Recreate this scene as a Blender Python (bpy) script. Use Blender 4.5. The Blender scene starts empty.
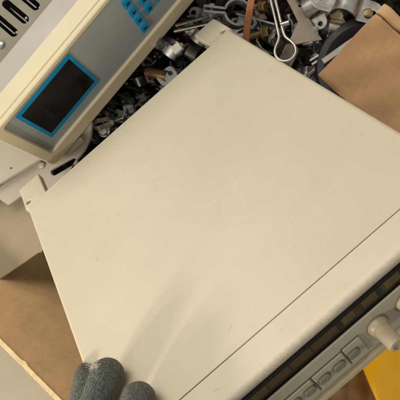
import bpy, bmesh, math, random
import numpy as np
from mathutils import Vector, Matrix, Euler
random.seed(11); np.random.seed(11)
C = bpy.context.scene.collection
SC = bpy.context.scene
# ------------------------------------------------------------------ camera
F = 600.0                 # focal length in photo pixels (400 px wide photo)
HC = 0.74                 # camera height over the floor
DOWN = np.array([155., 75., 600.]); DOWN /= np.linalg.norm(DOWN)      # plumb line in camera axes (x right, y down, z ahead)
UPc = -DOWN
xw = np.array([1., 0, 0]) - UPc[0]*UPc; xw /= np.linalg.norm(xw)
yw = np.cross(UPc, xw)
R = np.array([xw, yw, UPc])
def W(p):                                   # camera axes -> world
    q = R @ np.asarray(p, float); return Vector((q[0], q[1], q[2] + HC))
def WD(p):
    q = R @ np.asarray(p, float); return Vector(q).normalized()
def ray(px, py): return np.array([(px-200)/F, (py-200)/F, 1.])
def Pd(px, py, d): return W(ray(px, py)*d)
def Pz(px, py, z):
    r = ray(px, py); return W(r*((HC-z)/(r@DOWN)))
cam = bpy.data.cameras.new('camera'); camo = bpy.data.objects.new('camera', cam); C.objects.link(camo)
cx, cy, cz = WD((1,0,0)), WD((0,-1,0)), WD((0,0,-1))
M = Matrix((cx, cy, cz)).transposed().to_4x4(); M.translation = Vector((0,0,HC)); camo.matrix_world = M
cam.sensor_width = 36; cam.lens = 36*F/400; cam.clip_start = .01; cam.clip_end = 100
cam.dof.use_dof = True; cam.dof.focus_distance = .40; cam.dof.aperture_fstop = 30
SC.camera = camo
# ------------------------------------------------------------------ world, lamps, exposure
wd = bpy.data.worlds.new('World'); SC.world = wd; wd.use_nodes = True
bg = wd.node_tree.nodes['Background']; bg.inputs[0].default_value = (1, .96, .90, 1); bg.inputs[1].default_value = .40
# the instrument held in the hand: frame measured from the photo
AO = np.array([-.15356515, .00535692, .53569238])
AH = np.array([.75708481, -.65243188, -.03398867]); BH = np.array([.38903474, .49201107, -.77883058]); NH = np.array([.5248567, .57641803, .62631278])
IW, ID, IT = .24, .2974, .05
_c = AO + AH*.12 + BH*.15; _t = .013
AH, BH = AH*math.cos(_t) - BH*math.sin(_t), BH*math.cos(_t) + AH*math.sin(_t)
AO = _c - AH*.12 - BH*.15
def Lw(x, y, h=0): return W(AO + AH*x + BH*y - NH*h)
MI = Matrix((WD(AH), WD(BH), WD(-NH))).transposed().to_4x4(); MI.translation = W(AO)
def area(name, loc, target, sx, sy, power, col):
    l = bpy.data.lights.new(name, 'AREA'); l.shape = 'RECTANGLE'; l.size = sx; l.size_y = sy; l.energy = power; l.color = col
    o = bpy.data.objects.new(name, l); C.objects.link(o); o.location = loc
    o.rotation_euler = (Vector(target)-Vector(loc)).to_track_quat('-Z', 'Y').to_euler(); return o
keydir = WD(-AH*.90 + BH*.42 - NH*.27)
tgt = Lw(.05, .22, 0)
area('window_light', tgt + keydir*.80, tgt, .085, .085, 3.6, (1, .94, .83))
keydir2 = WD(-AH*.95 + BH*.25 - NH*.27)
area('window_light', tgt + keydir2*.80, tgt, .085, .085, 2.3, (1, .94, .83))
area('ceiling_light', (-.62, .95, 1.75), (0, .05, .2), 1.2, .7, 12.5, (1, .95, .86))
side = Lw(-.12, -.55, 1.15); area('added_side_light', side, Lw(.1, .05, 0), .6, .5, 3.6, (1, .95, .86))  # unseen lamp added to brighten the lid towards its back left
SC.view_settings.view_transform = 'Standard'; SC.view_settings.look = 'None'; SC.view_settings.exposure = 0; SC.view_settings.gamma = 1
SC.render.engine = 'CYCLES'; SC.cycles.max_bounces = 8; SC.cycles.use_denoising = True
# ------------------------------------------------------------------ materials
def lin(r, g, b):
    f = lambda c: (c/255/12.92 if c/255 <= .04045 else ((c/255+.055)/1.055)**2.4)
    return (f(r), f(g), f(b), 1)
def mat(name, col, rough=.5, metal=0, var=.12, vscale=30, bump=0, bscale=200, col2=None, rvar=.1, spec=.5, stretch=None, coat=0, trans=0):
    m = bpy.data.materials.new(name); m.use_nodes = True; nt = m.node_tree; N = nt.nodes; L = nt.links
    p = N['Principled BSDF']; p.inputs['Metallic'].default_value = metal; p.inputs['Specular IOR Level'].default_value = spec
    p.inputs['Coat Weight'].default_value = coat; p.inputs['Transmission Weight'].default_value = trans
    tc = N.new('ShaderNodeTexCoord'); oi = N.new('ShaderNodeObjectInfo')
    mp = N.new('ShaderNodeMapping'); L.new(tc.outputs['Object'], mp.inputs['Vector'])
    if stretch: mp.inputs['Scale'].default_value = stretch
    ad = N.new('ShaderNodeVectorMath'); ad.operation = 'ADD'; sc = N.new('ShaderNodeVectorMath'); sc.operation = 'SCALE'
    sc.inputs[0].default_value = (3.1, 7.7, 1.3); L.new(oi.outputs['Random'], sc.inputs['Scale'])
    L.new(mp.outputs[0], ad.inputs[0]); L.new(sc.outputs[0], ad.inputs[1])
    n = N.new('ShaderNodeTexNoise'); n.inputs['Scale'].default_value = vscale; n.inputs['Detail'].default_value = 6; n.inputs['Roughness'].default_value = .6
    L.new(ad.outputs[0], n.inputs['Vector'])
    r = N.new('ShaderNodeValToRGB'); r.color_ramp.elements[0].position = .3; r.color_ramp.elements[1].position = .7
    c2 = col2 or tuple(min(1, c*(1+var)) for c in col[:3])+(1,)
    c1 = tuple(c*(1-var) for c in col[:3])+(1,) if not col2 else col
    r.color_ramp.elements[0].color = c1; r.color_ramp.elements[1].color = c2
    L.new(n.outputs['Fac'], r.inputs[0]); L.new(r.outputs[0], p.inputs['Base Color'])
    mr = N.new('ShaderNodeMapRange'); mr.inputs['From Min'].default_value = .3; mr.inputs['From Max'].default_value = .7
    mr.inputs['To Min'].default_value = max(.03, rough-rvar); mr.inputs['To Max'].default_value = min(1, rough+rvar)
    L.new(n.outputs['Fac'], mr.inputs['Value']); L.new(mr.outputs[0], p.inputs['Roughness'])
    if bump:
        n2 = N.new('ShaderNodeTexNoise'); n2.inputs['Scale'].default_value = bscale; n2.inputs['Detail'].default_value = 4
        L.new(ad.outputs[0], n2.inputs['Vector'])
        b = N.new('ShaderNodeBump'); b.inputs['Strength'].default_value = .6; b.inputs['Distance'].default_value = bump
        L.new(n2.outputs['Fac'], b.inputs['Height']); L.new(b.outputs[0], p.inputs['Normal'])
    m['c'] = 1
    return m
def nodes_of(m): return m.node_tree.nodes, m.node_tree.links, m.node_tree.nodes['Principled BSDF']

M_lid = mat('beige_paint', lin(211, 199, 173), .42, 0, .05, 7, .00006, 700, rvar=.05)
def add_wear(m, spots, base_dark=(.16, .12, .07, 1)):
    """specks, hairline scratches and named scuffs in the paint (object space)"""
    N, L, p = nodes_of(m)
    src = p.inputs['Base Color'].links[0].from_socket
    tc = N.new('ShaderNodeTexCoord')
    tot = None
    def acc(s):
        nonlocal tot
        if tot is None: tot = s; return
        mx = N.new('ShaderNodeMath'); mx.operation = 'MAXIMUM'; L.new(tot, mx.inputs[0]); L.new(s, mx.inputs[1]); tot = mx.outputs[0]
    for (x, y, ang, ln, wd_, k) in spots:
        mp = N.new('ShaderNodeMapping'); mp.vector_type = 'TEXTURE'
        mp.inputs['Location'].default_value = (x, y, 0); mp.inputs['Rotation'].default_value = (0, 0, ang); mp.inputs['Scale'].default_value = (ln, wd_, 1)
        nz = N.new('ShaderNodeTexNoise'); nz.inputs['Scale'].default_value = 420
        L.new(tc.outputs['Object'], nz.inputs['Vector'])
        mixv = N.new('ShaderNodeVectorMath'); mixv.operation = 'MULTIPLY_ADD'; mixv.inputs[1].default_value = (.0012, .0012, 0)
        L.new(nz.outputs['Color'], mixv.inputs[0]); L.new(tc.outputs['Object'], mixv.inputs[2])
        L.new(mixv.outputs[0], mp.inputs['Vector'])
        flat = N.new('ShaderNodeVectorMath'); flat.operation = 'MULTIPLY'; flat.inputs[1].default_value = (1, 1, 0); L.new(mp.outputs[0], flat.inputs[0])
        ln_ = N.new('ShaderNodeVectorMath'); ln_.operation = 'LENGTH'; L.new(flat.outputs[0], ln_.inputs[0])
        mr = N.new('ShaderNodeMapRange'); mr.inputs['From Min'].default_value = 1; mr.inputs['From Max'].default_value = .3; mr.inputs['To Max'].default_value = k
        L.new(ln_.outputs['Value'], mr.inputs['Value']); acc(mr.outputs[0])
    # fine random specks
    v = N.new('ShaderNodeTexVoronoi'); v.inputs['Scale'].default_value = 55; L.new(tc.outputs['Object'], v.inputs['Vector'])
    mr = N.new('ShaderNodeMapRange'); mr.inputs['From Min'].default_value = .055; mr.inputs['From Max'].default_value = .03; L.new(v.outputs['Distance'], mr.inputs['Value'])
    sp = N.new('ShaderNodeSeparateColor'); L.new(v.outputs['Color'], sp.inputs[0])
    gt = N.new('ShaderNodeMath'); gt.operation = 'GREATER_THAN'; gt.inputs[1].default_value = .86; L.new(sp.outputs[0], gt.inputs[0])
    mu = N.new('ShaderNodeMath'); mu.operation = 'MULTIPLY'; L.new(mr.outputs[0], mu.inputs[0]); L.new(gt.outputs[0], mu.inputs[1])
    m2 = N.new('ShaderNodeMath'); m2.operation = 'MULTIPLY'; m2.inputs[1].default_value = .14; L.new(mu.outputs[0], m2.inputs[0]); acc(m2.outputs[0])
    # long faint scratches
    for ang, sd in ((.5, 0), (-.9, 4), (1.9, 9)):
        mp = N.new('ShaderNodeMapping'); mp.inputs['Rotation'].default_value = (0, 0, ang); mp.inputs['Scale'].default_value = (14, 420, 1); mp.inputs['Location'].default_value = (sd, sd, 0)
        L.new(tc.outputs['Object'], mp.inputs['Vector'])
        nz = N.new('ShaderNodeTexNoise'); nz.inputs['Scale'].default_value = 1; nz.inputs['Detail'].default_value = 2; L.new(mp.outputs[0], nz.inputs['Vector'])
        mr = N.new('ShaderNodeMapRange'); mr.inputs['From Min'].default_value = .735; mr.inputs['From Max'].default_value = .80; mr.inputs['To Max'].default_value = .13
        L.new(nz.outputs['Fac'], mr.inputs['Value']); acc(mr.outputs[0])
    mx = N.new('ShaderNodeMix'); mx.data_type = 'RGBA'; L.new(tot, mx.inputs['Factor']); L.new(src, mx.inputs[6]); mx.inputs[7].default_value = base_dark
    L.new(mx.outputs[2], p.inputs['Base Color'])
def smudges(m):
    N, L, p = nodes_of(m); src = p.inputs['Base Color'].links[0].from_socket; tc = N.new('ShaderNodeTexCoord')
    g = N.new('ShaderNodeTexNoise'); g.inputs['Scale'].default_value = 26; g.inputs['Detail'].default_value = 9; g.inputs['Roughness'].default_value = .72; g.inputs['Distortion'].default_value = .8; L.new(tc.outputs['Object'], g.inputs['Vector'])
    mr = N.new('ShaderNodeMapRange'); mr.inputs['From Min'].default_value = .52; mr.inputs['From Max'].default_value = .78; mr.inputs['To Max'].default_value = .20; L.new(g.outputs['Fac'], mr.inputs['Value'])
    mx = N.new('ShaderNodeMix'); mx.data_type = 'RGBA'; L.new(mr.outputs[0], mx.inputs['Factor']); L.new(src, mx.inputs[6]); mx.inputs[7].default_value = lin(178, 158, 124); L.new(mx.outputs[2], p.inputs['Base Color'])
    r0 = p.inputs['Roughness'].links[0].from_socket; ad = N.new('ShaderNodeMath'); ad.operation = 'MULTIPLY_ADD'; ad.inputs[1].default_value = .5; L.new(mr.outputs[0], ad.inputs[0]); L.new(r0, ad.inputs[2]); L.new(ad.outputs[0], p.inputs['Roughness'])
smudges(M_lid)
def lid_xy(px, py):
    n = NH; r = ray(px, py); k = (AO@n)/(r@n); q = r*k-AO; return q@AH, q@BH
def spot(px, py, dx, dy, w=.0006, k=.5):
    x, y = lid_xy(px, py); x2, y2 = lid_xy(px+dx, py+dy)
    return (x, y, math.atan2(y2-y, x2-x), max(w, math.hypot(x2-x, y2-y)), w, k*.62)
add_wear(M_lid, [spot(271,70,1.5,1.2,.0006,.6), spot(301,96,.8,.4,.0007,.7), spot(312,71,.7,.5,.0006,.5), spot(363,134,.8,.6,.0008,.6),
    spot(232,327,2.5,-5,.0006,.45), spot(218,390,5,-2.2,.0006,.4), spot(296,246,4,-4,.0005,.3), spot(98,259,1,-2,.0007,.5), spot(145,293,4,-3,.0006,.3),
    spot(340,262,1,1,.0007,.4), spot(180,250,1,.5,.0006,.4), spot(210,130,3,2,.0006,.25), spot(120,215,2,3,.0005,.3), spot(283,330,3,-5,.0005,.3),
    spot(262,365,2,1,.0006,.3), spot(322,240,2,1,.0006,.3), spot(150,150,1,1,.0005,.35), spot(252,200,3,-1,.0005,.25)])
M_dark = mat('dark_cavity', (.010, .009, .008, 1), .8, spec=.08)
M_panel = mat('grey_beige_panel', lin(164, 158, 136), .5, 0, .06, 40, .00003, 900)
M_button = mat('taupe_button', lin(118, 111, 93), .5, 0, .08, 60)
M_groove = mat('groove_brown', lin(84, 78, 63), .7)
M_knob = mat('tan_knob', lin(168, 154, 124), .45, 0, .06, 60)
M_trim = mat('sand_trim', lin(176, 160, 128), .45, 0, .06, 40)
M_module = mat('olive_module', lin(98, 89, 64), .35, 0, .25, 60)
M_module2 = mat('brown_module', lin(76, 61, 40), .35, 0, .3, 60)
M_foot = mat('foot_plastic', lin(214, 203, 176), .5, 0, .05, 50)
M_bez = mat('cream_bezel', lin(214, 201, 167), .45, 0, .05, 25, .00003, 800)
add_wear(M_bez, [], (.2, .15, .08, 1))
M_pan2 = mat('grey_green_panel', lin(160, 165, 161), .5, 0, .05, 30, .00003, 900)
M_teal = mat('teal_print', lin(20, 138, 184), .45, 0, .1, 80)
M_teal2 = mat('teal_key', lin(22, 140, 188), .4, 0, .1, 200)
M_keydark = mat('dark_key_print', lin(20, 50, 74), .5, 0, .2, 200)
M_glassd = mat('black_display', (.008, .007, .006, 1), .16, 0, .5, 26, col2=(.030, .027, .025, 1), rvar=.08)  # lighter mottling paints faint smudgy reflections into the colour
M_cover2 = mat('warm_grey_metal', lin(168, 160, 150), .5, .25, .08, 40, .00003, 600)
M_cover3 = mat('olive_grey_metal', lin(120, 114, 95), .5, .25, .08, 40, .00003, 600)
M_card = mat('cardboard', lin(206, 163, 118), .85, 0, .035, 20, .00025, 120)
M_card2 = mat('cardboard_dim', lin(226, 184, 132), .85, 0, .08, 14, .00025, 120, stretch=(3, 1, 1))
M_kraft = mat('kraft_paper', lin(116, 90, 60), .85, 0, .12, 18, .0003, 140)
def fibres(m, axis):
    N, L, p = nodes_of(m); src = p.inputs['Base Color'].links[0].from_socket; tc = N.new('ShaderNodeTexCoord')
    f = N.new('ShaderNodeTexNoise'); f.inputs['Scale'].default_value = 900; f.inputs['Detail'].default_value = 5; f.inputs['Roughness'].default_value = .75
    mp = N.new('ShaderNodeMapping'); mp.inputs['Scale'].default_value = (.35, 1, 1) if axis == 'x' else (1, .35, 1); L.new(tc.outputs['Object'], mp.inputs[0]); L.new(mp.outputs[0], f.inputs['Vector'])
    g = N.new('ShaderNodeTexNoise'); g.inputs['Scale'].default_value = 34; g.inputs['Detail'].default_value = 8; g.inputs['Roughness'].default_value = .7; L.new(tc.outputs['Object'], g.inputs['Vector'])
    ad = N.new('ShaderNodeMath'); ad.operation = 'MULTIPLY_ADD'; ad.inputs[1].default_value = .55; L.new(f.outputs['Fac'], ad.inputs[0]); L.new(g.outputs['Fac'], ad.inputs[2])
    mr = N.new('ShaderNodeMapRange'); mr.inputs['From Min'].default_value = .5; mr.inputs['From Max'].default_value = 1.05; mr.inputs['To Min'].default_value = .80; mr.inputs['To Max'].default_value = 1.16; L.new(ad.outputs[0], mr.inputs['Value'])
    mx = N.new('ShaderNodeMix'); mx.data_type = 'RGBA'; mx.blend_type = 'MULTIPLY'; mx.inputs['Factor'].default_value = 1; L.new(src, mx.inputs[6]); L.new(mr.outputs[0], mx.inputs[7]); L.new(mx.outputs[2], p.inputs['Base Color'])
    # flutes of the corrugated core showing faintly through the liner
    w = N.new('ShaderNodeTexWave'); w.inputs['Scale'].default_value = 42; w.bands_direction = 'X' if axis == 'x' else 'Y'; w.inputs['Distortion'].default_value = .6; L.new(tc.outputs['Object'], w.inputs['Vector'])
    hs = N.new('ShaderNodeMath'); hs.operation = 'MULTIPLY_ADD'; hs.inputs[1].default_value = .25; L.new(w.outputs['Fac'], hs.inputs[0]); L.new(ad.outputs[0], hs.inputs[2])
    b = N.new('ShaderNodeBump'); b.inputs['Distance'].default_value = .0005; b.inputs['Strength'].default_value = .5; L.new(hs.outputs[0], b.inputs['Height']); L.new(b.outputs[0], p.inputs['Normal'])
for m_, ax_ in ((M_card, 'x'), (M_card2, 'x'), (M_kraft, 'y')): fibres(m_, ax_)
M_cedge = mat('cardboard_edge', lin(216, 186, 142), .9, 0, .2, 300, .0006, 500)
M_conc = mat('concrete', lin(176, 166, 146), .85, 0, .1, 12, .0004, 160)
M_sheet = mat('grey_sheet', lin(180, 172, 154), .5, .1, .07, 22, .00005, 400)
M_sheet2 = mat('greige_sheet', lin(158, 142, 116), .55, .1, .12, 12, .00005, 400)
M_yel = mat('yellow_plastic', lin(224, 166, 16), .28, 0, .1, 30)
M_rub = mat('black_rubber', (.02, .02, .021, 1), .55, 0, .3, 60, .0001, 500)
M_zinc = mat('zinc', lin(196, 192, 184), .34, 1, .2, 90, .0001, 500, rvar=.14)
M_gal = mat('galvanised', lin(164, 164, 160), .45, 1, .25, 140, .0001, 500, rvar=.14)
M_steel = mat('dull_steel', lin(112, 106, 98), .42, 1, .35, 120, .00015, 400, rvar=.15)
M_brass = mat('brass', lin(176, 156, 120), .36, 1, .2, 120, rvar=.12)
M_rust = mat('copper_brown', lin(150, 92, 54), .5, .3, .18, 90, .0002, 400)
M_blackm = mat('blackened_steel', (.03, .028, .026, 1), .4, .7, .5, 120, .0002, 400, rvar=.15)
M_white = mat('white_plastic', lin(228, 220, 204), .45, 0, .06, 200)
M_pale = mat('pale_plastic', lin(196, 190, 176), .5, 0, .1, 200)
M_fray = mat('white_fibre', lin(198, 190, 174), .9, 0, .1, 400)
M_pane = bpy.data.materials.new('smoked_pane'); M_pane.use_nodes = True
N, L, p = nodes_of(M_pane)
tr = N.new('ShaderNodeBsdfTransparent'); tr.inputs[0].default_value = (.86, .80, .70, 1)
gl = N.new('ShaderNodeBsdfGlossy'); gl.inputs[0].default_value = (1, 1, 1, 1); gl.inputs['Roughness'].default_value = .12
ms = N.new('ShaderNodeMixShader')
ms.inputs[0].default_value = .05; L.new(tr.outputs[0], ms.inputs[1]); L.new(gl.outputs[0], ms.inputs[2]); L.new(ms.outputs[0], N['Material Output'].inputs[0])
# grey shading of the front lip mixed into its paint colour
M_lip = M_lid.copy(); M_lip.name = 'beige_paint_shaded_lip'
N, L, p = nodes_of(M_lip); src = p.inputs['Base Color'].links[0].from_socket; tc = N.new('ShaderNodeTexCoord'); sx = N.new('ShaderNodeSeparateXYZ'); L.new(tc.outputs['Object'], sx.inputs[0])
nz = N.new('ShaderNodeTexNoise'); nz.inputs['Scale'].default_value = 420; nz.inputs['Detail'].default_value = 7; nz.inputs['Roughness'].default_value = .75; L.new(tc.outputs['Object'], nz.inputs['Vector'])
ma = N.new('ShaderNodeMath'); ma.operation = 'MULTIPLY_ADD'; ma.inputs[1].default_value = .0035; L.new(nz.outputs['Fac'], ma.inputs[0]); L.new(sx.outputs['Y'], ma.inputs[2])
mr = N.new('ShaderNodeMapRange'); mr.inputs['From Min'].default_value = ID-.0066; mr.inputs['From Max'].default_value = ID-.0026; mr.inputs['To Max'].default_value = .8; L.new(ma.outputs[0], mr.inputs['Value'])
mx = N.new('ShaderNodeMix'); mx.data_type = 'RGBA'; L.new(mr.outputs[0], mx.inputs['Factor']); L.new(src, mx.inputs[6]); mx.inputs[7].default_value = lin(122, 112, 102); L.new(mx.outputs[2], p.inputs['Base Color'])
# ------------------------------------------------------------------ mesh helpers
class MB:
    def __init__(s): s.v = []; s.f = []
    def add(s, v, f, mtx=None):
        n = len(s.v); s.v += [tuple(mtx @ Vector(q)) if mtx else tuple(q) for q in v]; s.f += [tuple(i+n for i in q) for q in f]; return s
    def box(s, x0, x1, y0, y1, z0, z1, mtx=None):
        v = [(x, y, z) for x in (x0, x1) for y in (y0, y1) for z in (z0, z1)]
        return s.add(v, [(0,1,3,2), (4,6,7,5), (0,4,5,1), (2,3,7,6), (0,2,6,4), (1,5,7,3)], mtx)
    def lathe(s, prof, n=24, mtx=None, closed=False):           # prof: (r, z)
        v = []; f = []
        for (r, z) in prof:
            for k in range(n): a = 2*math.pi*k/n; v.append((r*math.cos(a), r*math.sin(a), z))
        m = len(prof)
        for i in range(m if closed else m-1):
            for k in range(n):
                i2 = (i+1) % m; f.append((i*n+k, i*n+(k+1)%n, i2*n+(k+1)%n, i2*n+k))
        if not closed:
            f.append(tuple(range(n))[::-1]); f.append(tuple((m-1)*n+k for k in range(n)))
        return s.add(v, f, mtx)
    def hexa(s, r, z0, z1, mtx=None, n=6):
        return s.lathe([(r, z0), (r, z1)], n, mtx)
    def tube(s, path, r, n=10, closed=False, mtx=None):
        P = [Vector(q) for q in path]; v = []; f = []; m = len(P); up = None
        for i in range(m):
            t = (P[(i+1) % m]-P[i-1]) if closed else (P[min(i+1, m-1)]-P[max(i-1, 0)])
            t.normalize()
            if up is None: up = t.orthogonal().normalized()
            up = (up - t*up.dot(t)).normalized(); b = t.cross(up); rr = r[i] if isinstance(r, (list, tuple)) else r
            for k in range(n): a = 2*math.pi*k/n; v.append(P[i]+(up*math.cos(a)+b*math.sin(a))*rr)
        for i in range(m if closed else m-1):
            for k in range(n):
                i2 = (i+1) % m; f.append((i*n+k, i*n+(k+1)%n, i2*n+(k+1)%n, i2*n+k))
        if not closed: f.append(tuple(range(n))[::-1]); f.append(tuple((m-1)*n+k for k in range(n)))
        return s.add(v, f, mtx)
    def strip(s, path, width, th, mtx=None, closed=False):      # a bent band: path of (x, z), width along y
        m = len(path); v = []; f = []
        for i in range(m):
            a = path[i-1] if (closed or i > 0) else path[i]; b = path[(i+1) % m] if (closed or i < m-1) else path[i]
            tx, tz = b[0]-a[0], b[1]-a[1]; l = math.hypot(tx, tz) or 1; nx, nz = -tz/l*th/2, tx/l*th/2
            x, z = path[i]
            v += [(x-nx, -width/2, z-nz), (x+nx, -width/2, z+nz), (x+nx, width/2, z+nz), (x-nx, width/2, z-nz)]
        for i in range(m if closed else m-1):
            a, b = i*4, ((i+1) % m)*4
            for k in range(4): f.append((a+k, b+k, b+(k+1) % 4, a+(k+1) % 4))
        if not closed: f.append((0,1,2,3)); e = (m-1)*4; f.append((e+3,e+2,e+1,e))
        return s.add(v, f, mtx)
    def prism(s, poly, ax, lo, hi, mtx=None):                   # poly in the two other axes
        n = len(poly); v = []
        for t in (lo, hi):
            for (a, b) in poly: v.append({'x': (t, a, b), 'y': (a, t, b), 'z': (a, b, t)}[ax])
        f = [tuple(range(n))[::-1], tuple(range(n, 2*n))]+[(i, (i+1) % n, n+(i+1) % n, n+i) for i in range(n)]
        return s.add(v, f, mtx)
    def mesh(s, name):
        me = bpy.data.meshes.new(name); me.from_pydata(s.v, [], s.f)
        bm = bmesh.new(); bm.from_mesh(me); bmesh.ops.recalc_face_normals(bm, faces=bm.faces); bm.to_mesh(me); bm.free()
        return finish(me)
    def build(s, name, m, parent=None, mtx=None, bevel=0, seg=2):
        return obj(name, s.mesh(name), m, parent, mtx, bevel, seg)
def finish(me, ang=.7):
    me.polygons.foreach_set('use_smooth', [True]*len(me.polygons)); me.set_sharp_from_angle(angle=ang); return me
def obj(name, me, m, parent=None, mtx=None, bevel=0, seg=2):
    o = bpy.data.objects.new(name, me); C.objects.link(o)
    if m and not me.materials: me.materials.append(m)
    if parent: o.parent = parent
    if mtx is not None: o.matrix_local = mtx
    if bevel:
        b = o.modifiers.new('bevel', 'BEVEL'); b.width = bevel; b.segments = seg; b.limit_method = 'ANGLE'; b.angle_limit = .6; b.harden_normals = True
    return o
def plate_mesh(name, outline, holes, th, bev=.0002):            # flat plate with real holes, top at z = 0
    cu = bpy.data.curves.new(name, 'CURVE'); cu.dimensions = '2D'; cu.fill_mode = 'BOTH'; cu.extrude = th/2-bev; cu.bevel_depth = bev; cu.offset = -bev; cu.bevel_resolution = 1
    for pl in [outline]+list(holes):
        sp = cu.splines.new('POLY'); sp.points.add(len(pl)-1); sp.use_cyclic_u = True
        for q, (x, y) in zip(sp.points, pl): q.co = (x, y, 0, 1)
    o = bpy.data.objects.new(name, cu); C.objects.link(o)
    me = bpy.data.meshes.new_from_object(o.evaluated_get(bpy.context.evaluated_depsgraph_get()))
    bpy.data.objects.remove(o); bpy.data.curves.remove(cu); me.name = name
    me.transform(Matrix.Translation((0, 0, -th/2))); me.materials.clear(); return finish(me, .5)
def circ(x, y, r, n=16): return [(x+r*math.cos(2*math.pi*k/n), y+r*math.sin(2*math.pi*k/n)) for k in range(n)]
def slotp(x0, y0, x1, y1, r, n=6):
    a = math.atan2(y1-y0, x1-x0)
    return [(x1+r*math.cos(a-math.pi/2+math.pi*k/n), y1+r*math.sin(a-math.pi/2+math.pi*k/n)) for k in range(n+1)] + [(x0+r*math.cos(a+math.pi/2+math.pi*k/n), y0+r*math.sin(a+math.pi/2+math.pi*k/n)) for k in range(n+1)]
def rrect(x0, y0, x1, y1, r, n=5):
    o = []
    for cx_, cy_, a0 in ((x1-r, y1-r, 0), (x0+r, y1-r, 90), (x0+r, y0+r, 180), (x1-r, y0+r, 270)):
        for k in range(n+1): a = math.radians(a0+90*k/n); o.append((cx_+r*math.cos(a), cy_+r*math.sin(a)))
    return o
def tag(o, label, cat, group=None):
    o['label'] = label; o['category'] = cat
    if group: o['group'] = group
    return o
def empty(name, mtx, label, cat, group=None):
    o = bpy.data.objects.new(name, None); C.objects.link(o); o.matrix_world = mtx; o.empty_display_size = .02
    return tag(o, label, cat, group)
def struct(o): o['kind'] = 'structure'; return o
def MT(loc, rz=0, rx=0, ry=0): return Matrix.Translation(Vector(loc)) @ Euler((rx, ry, rz), 'XYZ').to_matrix().to_4x4()
def arc(cx_, cz_, r, a0, a1, n=8): return [(cx_+r*math.cos(math.radians(a0+(a1-a0)*k/n)), cz_+r*math.sin(math.radians(a0+(a1-a0)*k/n))) for k in range(n+1)]

# ------------------------------------------------------------------ floor
b = MB(); n = 60; S_ = 6
for i in range(n+1):
    for j in range(n+1): b.v.append((-S_/2+S_*i/n, -S_/2+S_*j/n, 0))
b.f = [(i*(n+1)+j, (i+1)*(n+1)+j, (i+1)*(n+1)+j+1, i*(n+1)+j+1) for i in range(n) for j in range(n)]
struct(b.build('floor', M_conc))
# ------------------------------------------------------------------ the big cardboard box
ZB = .225
p0 = Pz(-1, 338, ZB); p1 = Pz(60, 399, ZB)
w1 = (p1-p0); w1.z = 0; w1.normalize(); w2 = Vector((0, 0, 1)).cross(w1)
if w2.dot(Pz(388, 22, ZB)-p0) < 0: w2 = -w2
q = Pz(384, 21, ZB)-p0; L2 = .53
MBX = Matrix((w1, w2, Vector((0,0,1)))).transposed().to_4x4(); MBX.translation = Vector((p0.x, p0.y, 0))
if MBX.determinant() < 0: MBX = Matrix((w1, w2, Vector((0,0,1)))).transposed().to_4x4(); MBX.translation = Vector((p0.x, p0.y, 0))
X0, X1 = -.42, .180
print('BOX', w1, w2, L2)
box = empty('cardboard_box', Matrix.Translation((p0.x, p0.y, 0)), 'large open brown cardboard box holding the scrap metal, torn edge at lower left', 'cardboard box')
box.matrix_world = MBX
T = .0036
def wall(name, x0, x1, y0, y1, z0, z1, m, parent=box): return MB().box(x0, x1, y0, y1, z0, z1).build(name, m, parent, bevel=.001)
MB().prism([(-T, ZB-.003), (0, ZB-.003), (.085, .006), (.085-T, .006)], 'x', X0, X1).build('side_wall', M_card2, box, bevel=.0006)
wall('side_wall', X0, X1, L2, L2+T, .006, ZB-.004, M_card2)
wall('side_wall', X0-T-.001, X0-.001, -T, L2+T, .006, ZB-.004, M_card2)
wall('side_wall', X1+.001, X1+T+.001, -T, L2+T, .006, ZB-.07, M_card2)
wall('bottom', X0, X1, 0, L2, .002, .006, M_card2)
# raw corrugated rim on the near-left wall: wavy ragged strip
b = MB(); nx = 260
for i in range(nx+1):
    x = X0+(X1-X0)*i/nx; j = .0002*math.sin(i*.7)+random.uniform(-.0003, .0003); tear = .0016*math.exp(-((x-.035)/.003)**2)
    b.v += [(x, -T-.0006+j*.4, ZB-.0028), (x, -T-.0004+j*.4, ZB+j*.5-tear), (x, .0004+j*.6+tear*.5, ZB+j*.6-tear), (x, .0007+j*.5, ZB-.0028)]
b.f = [(i*4+k, (i+1)*4+k, (i+1)*4+(k+1) % 4, i*4+(k+1) % 4) for i in range(nx) for k in range(4)]+[(0,1,2,3), (nx*4+3,nx*4+2,nx*4+1,nx*4)]
b.build('torn_rim', M_cedge, box)
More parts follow.
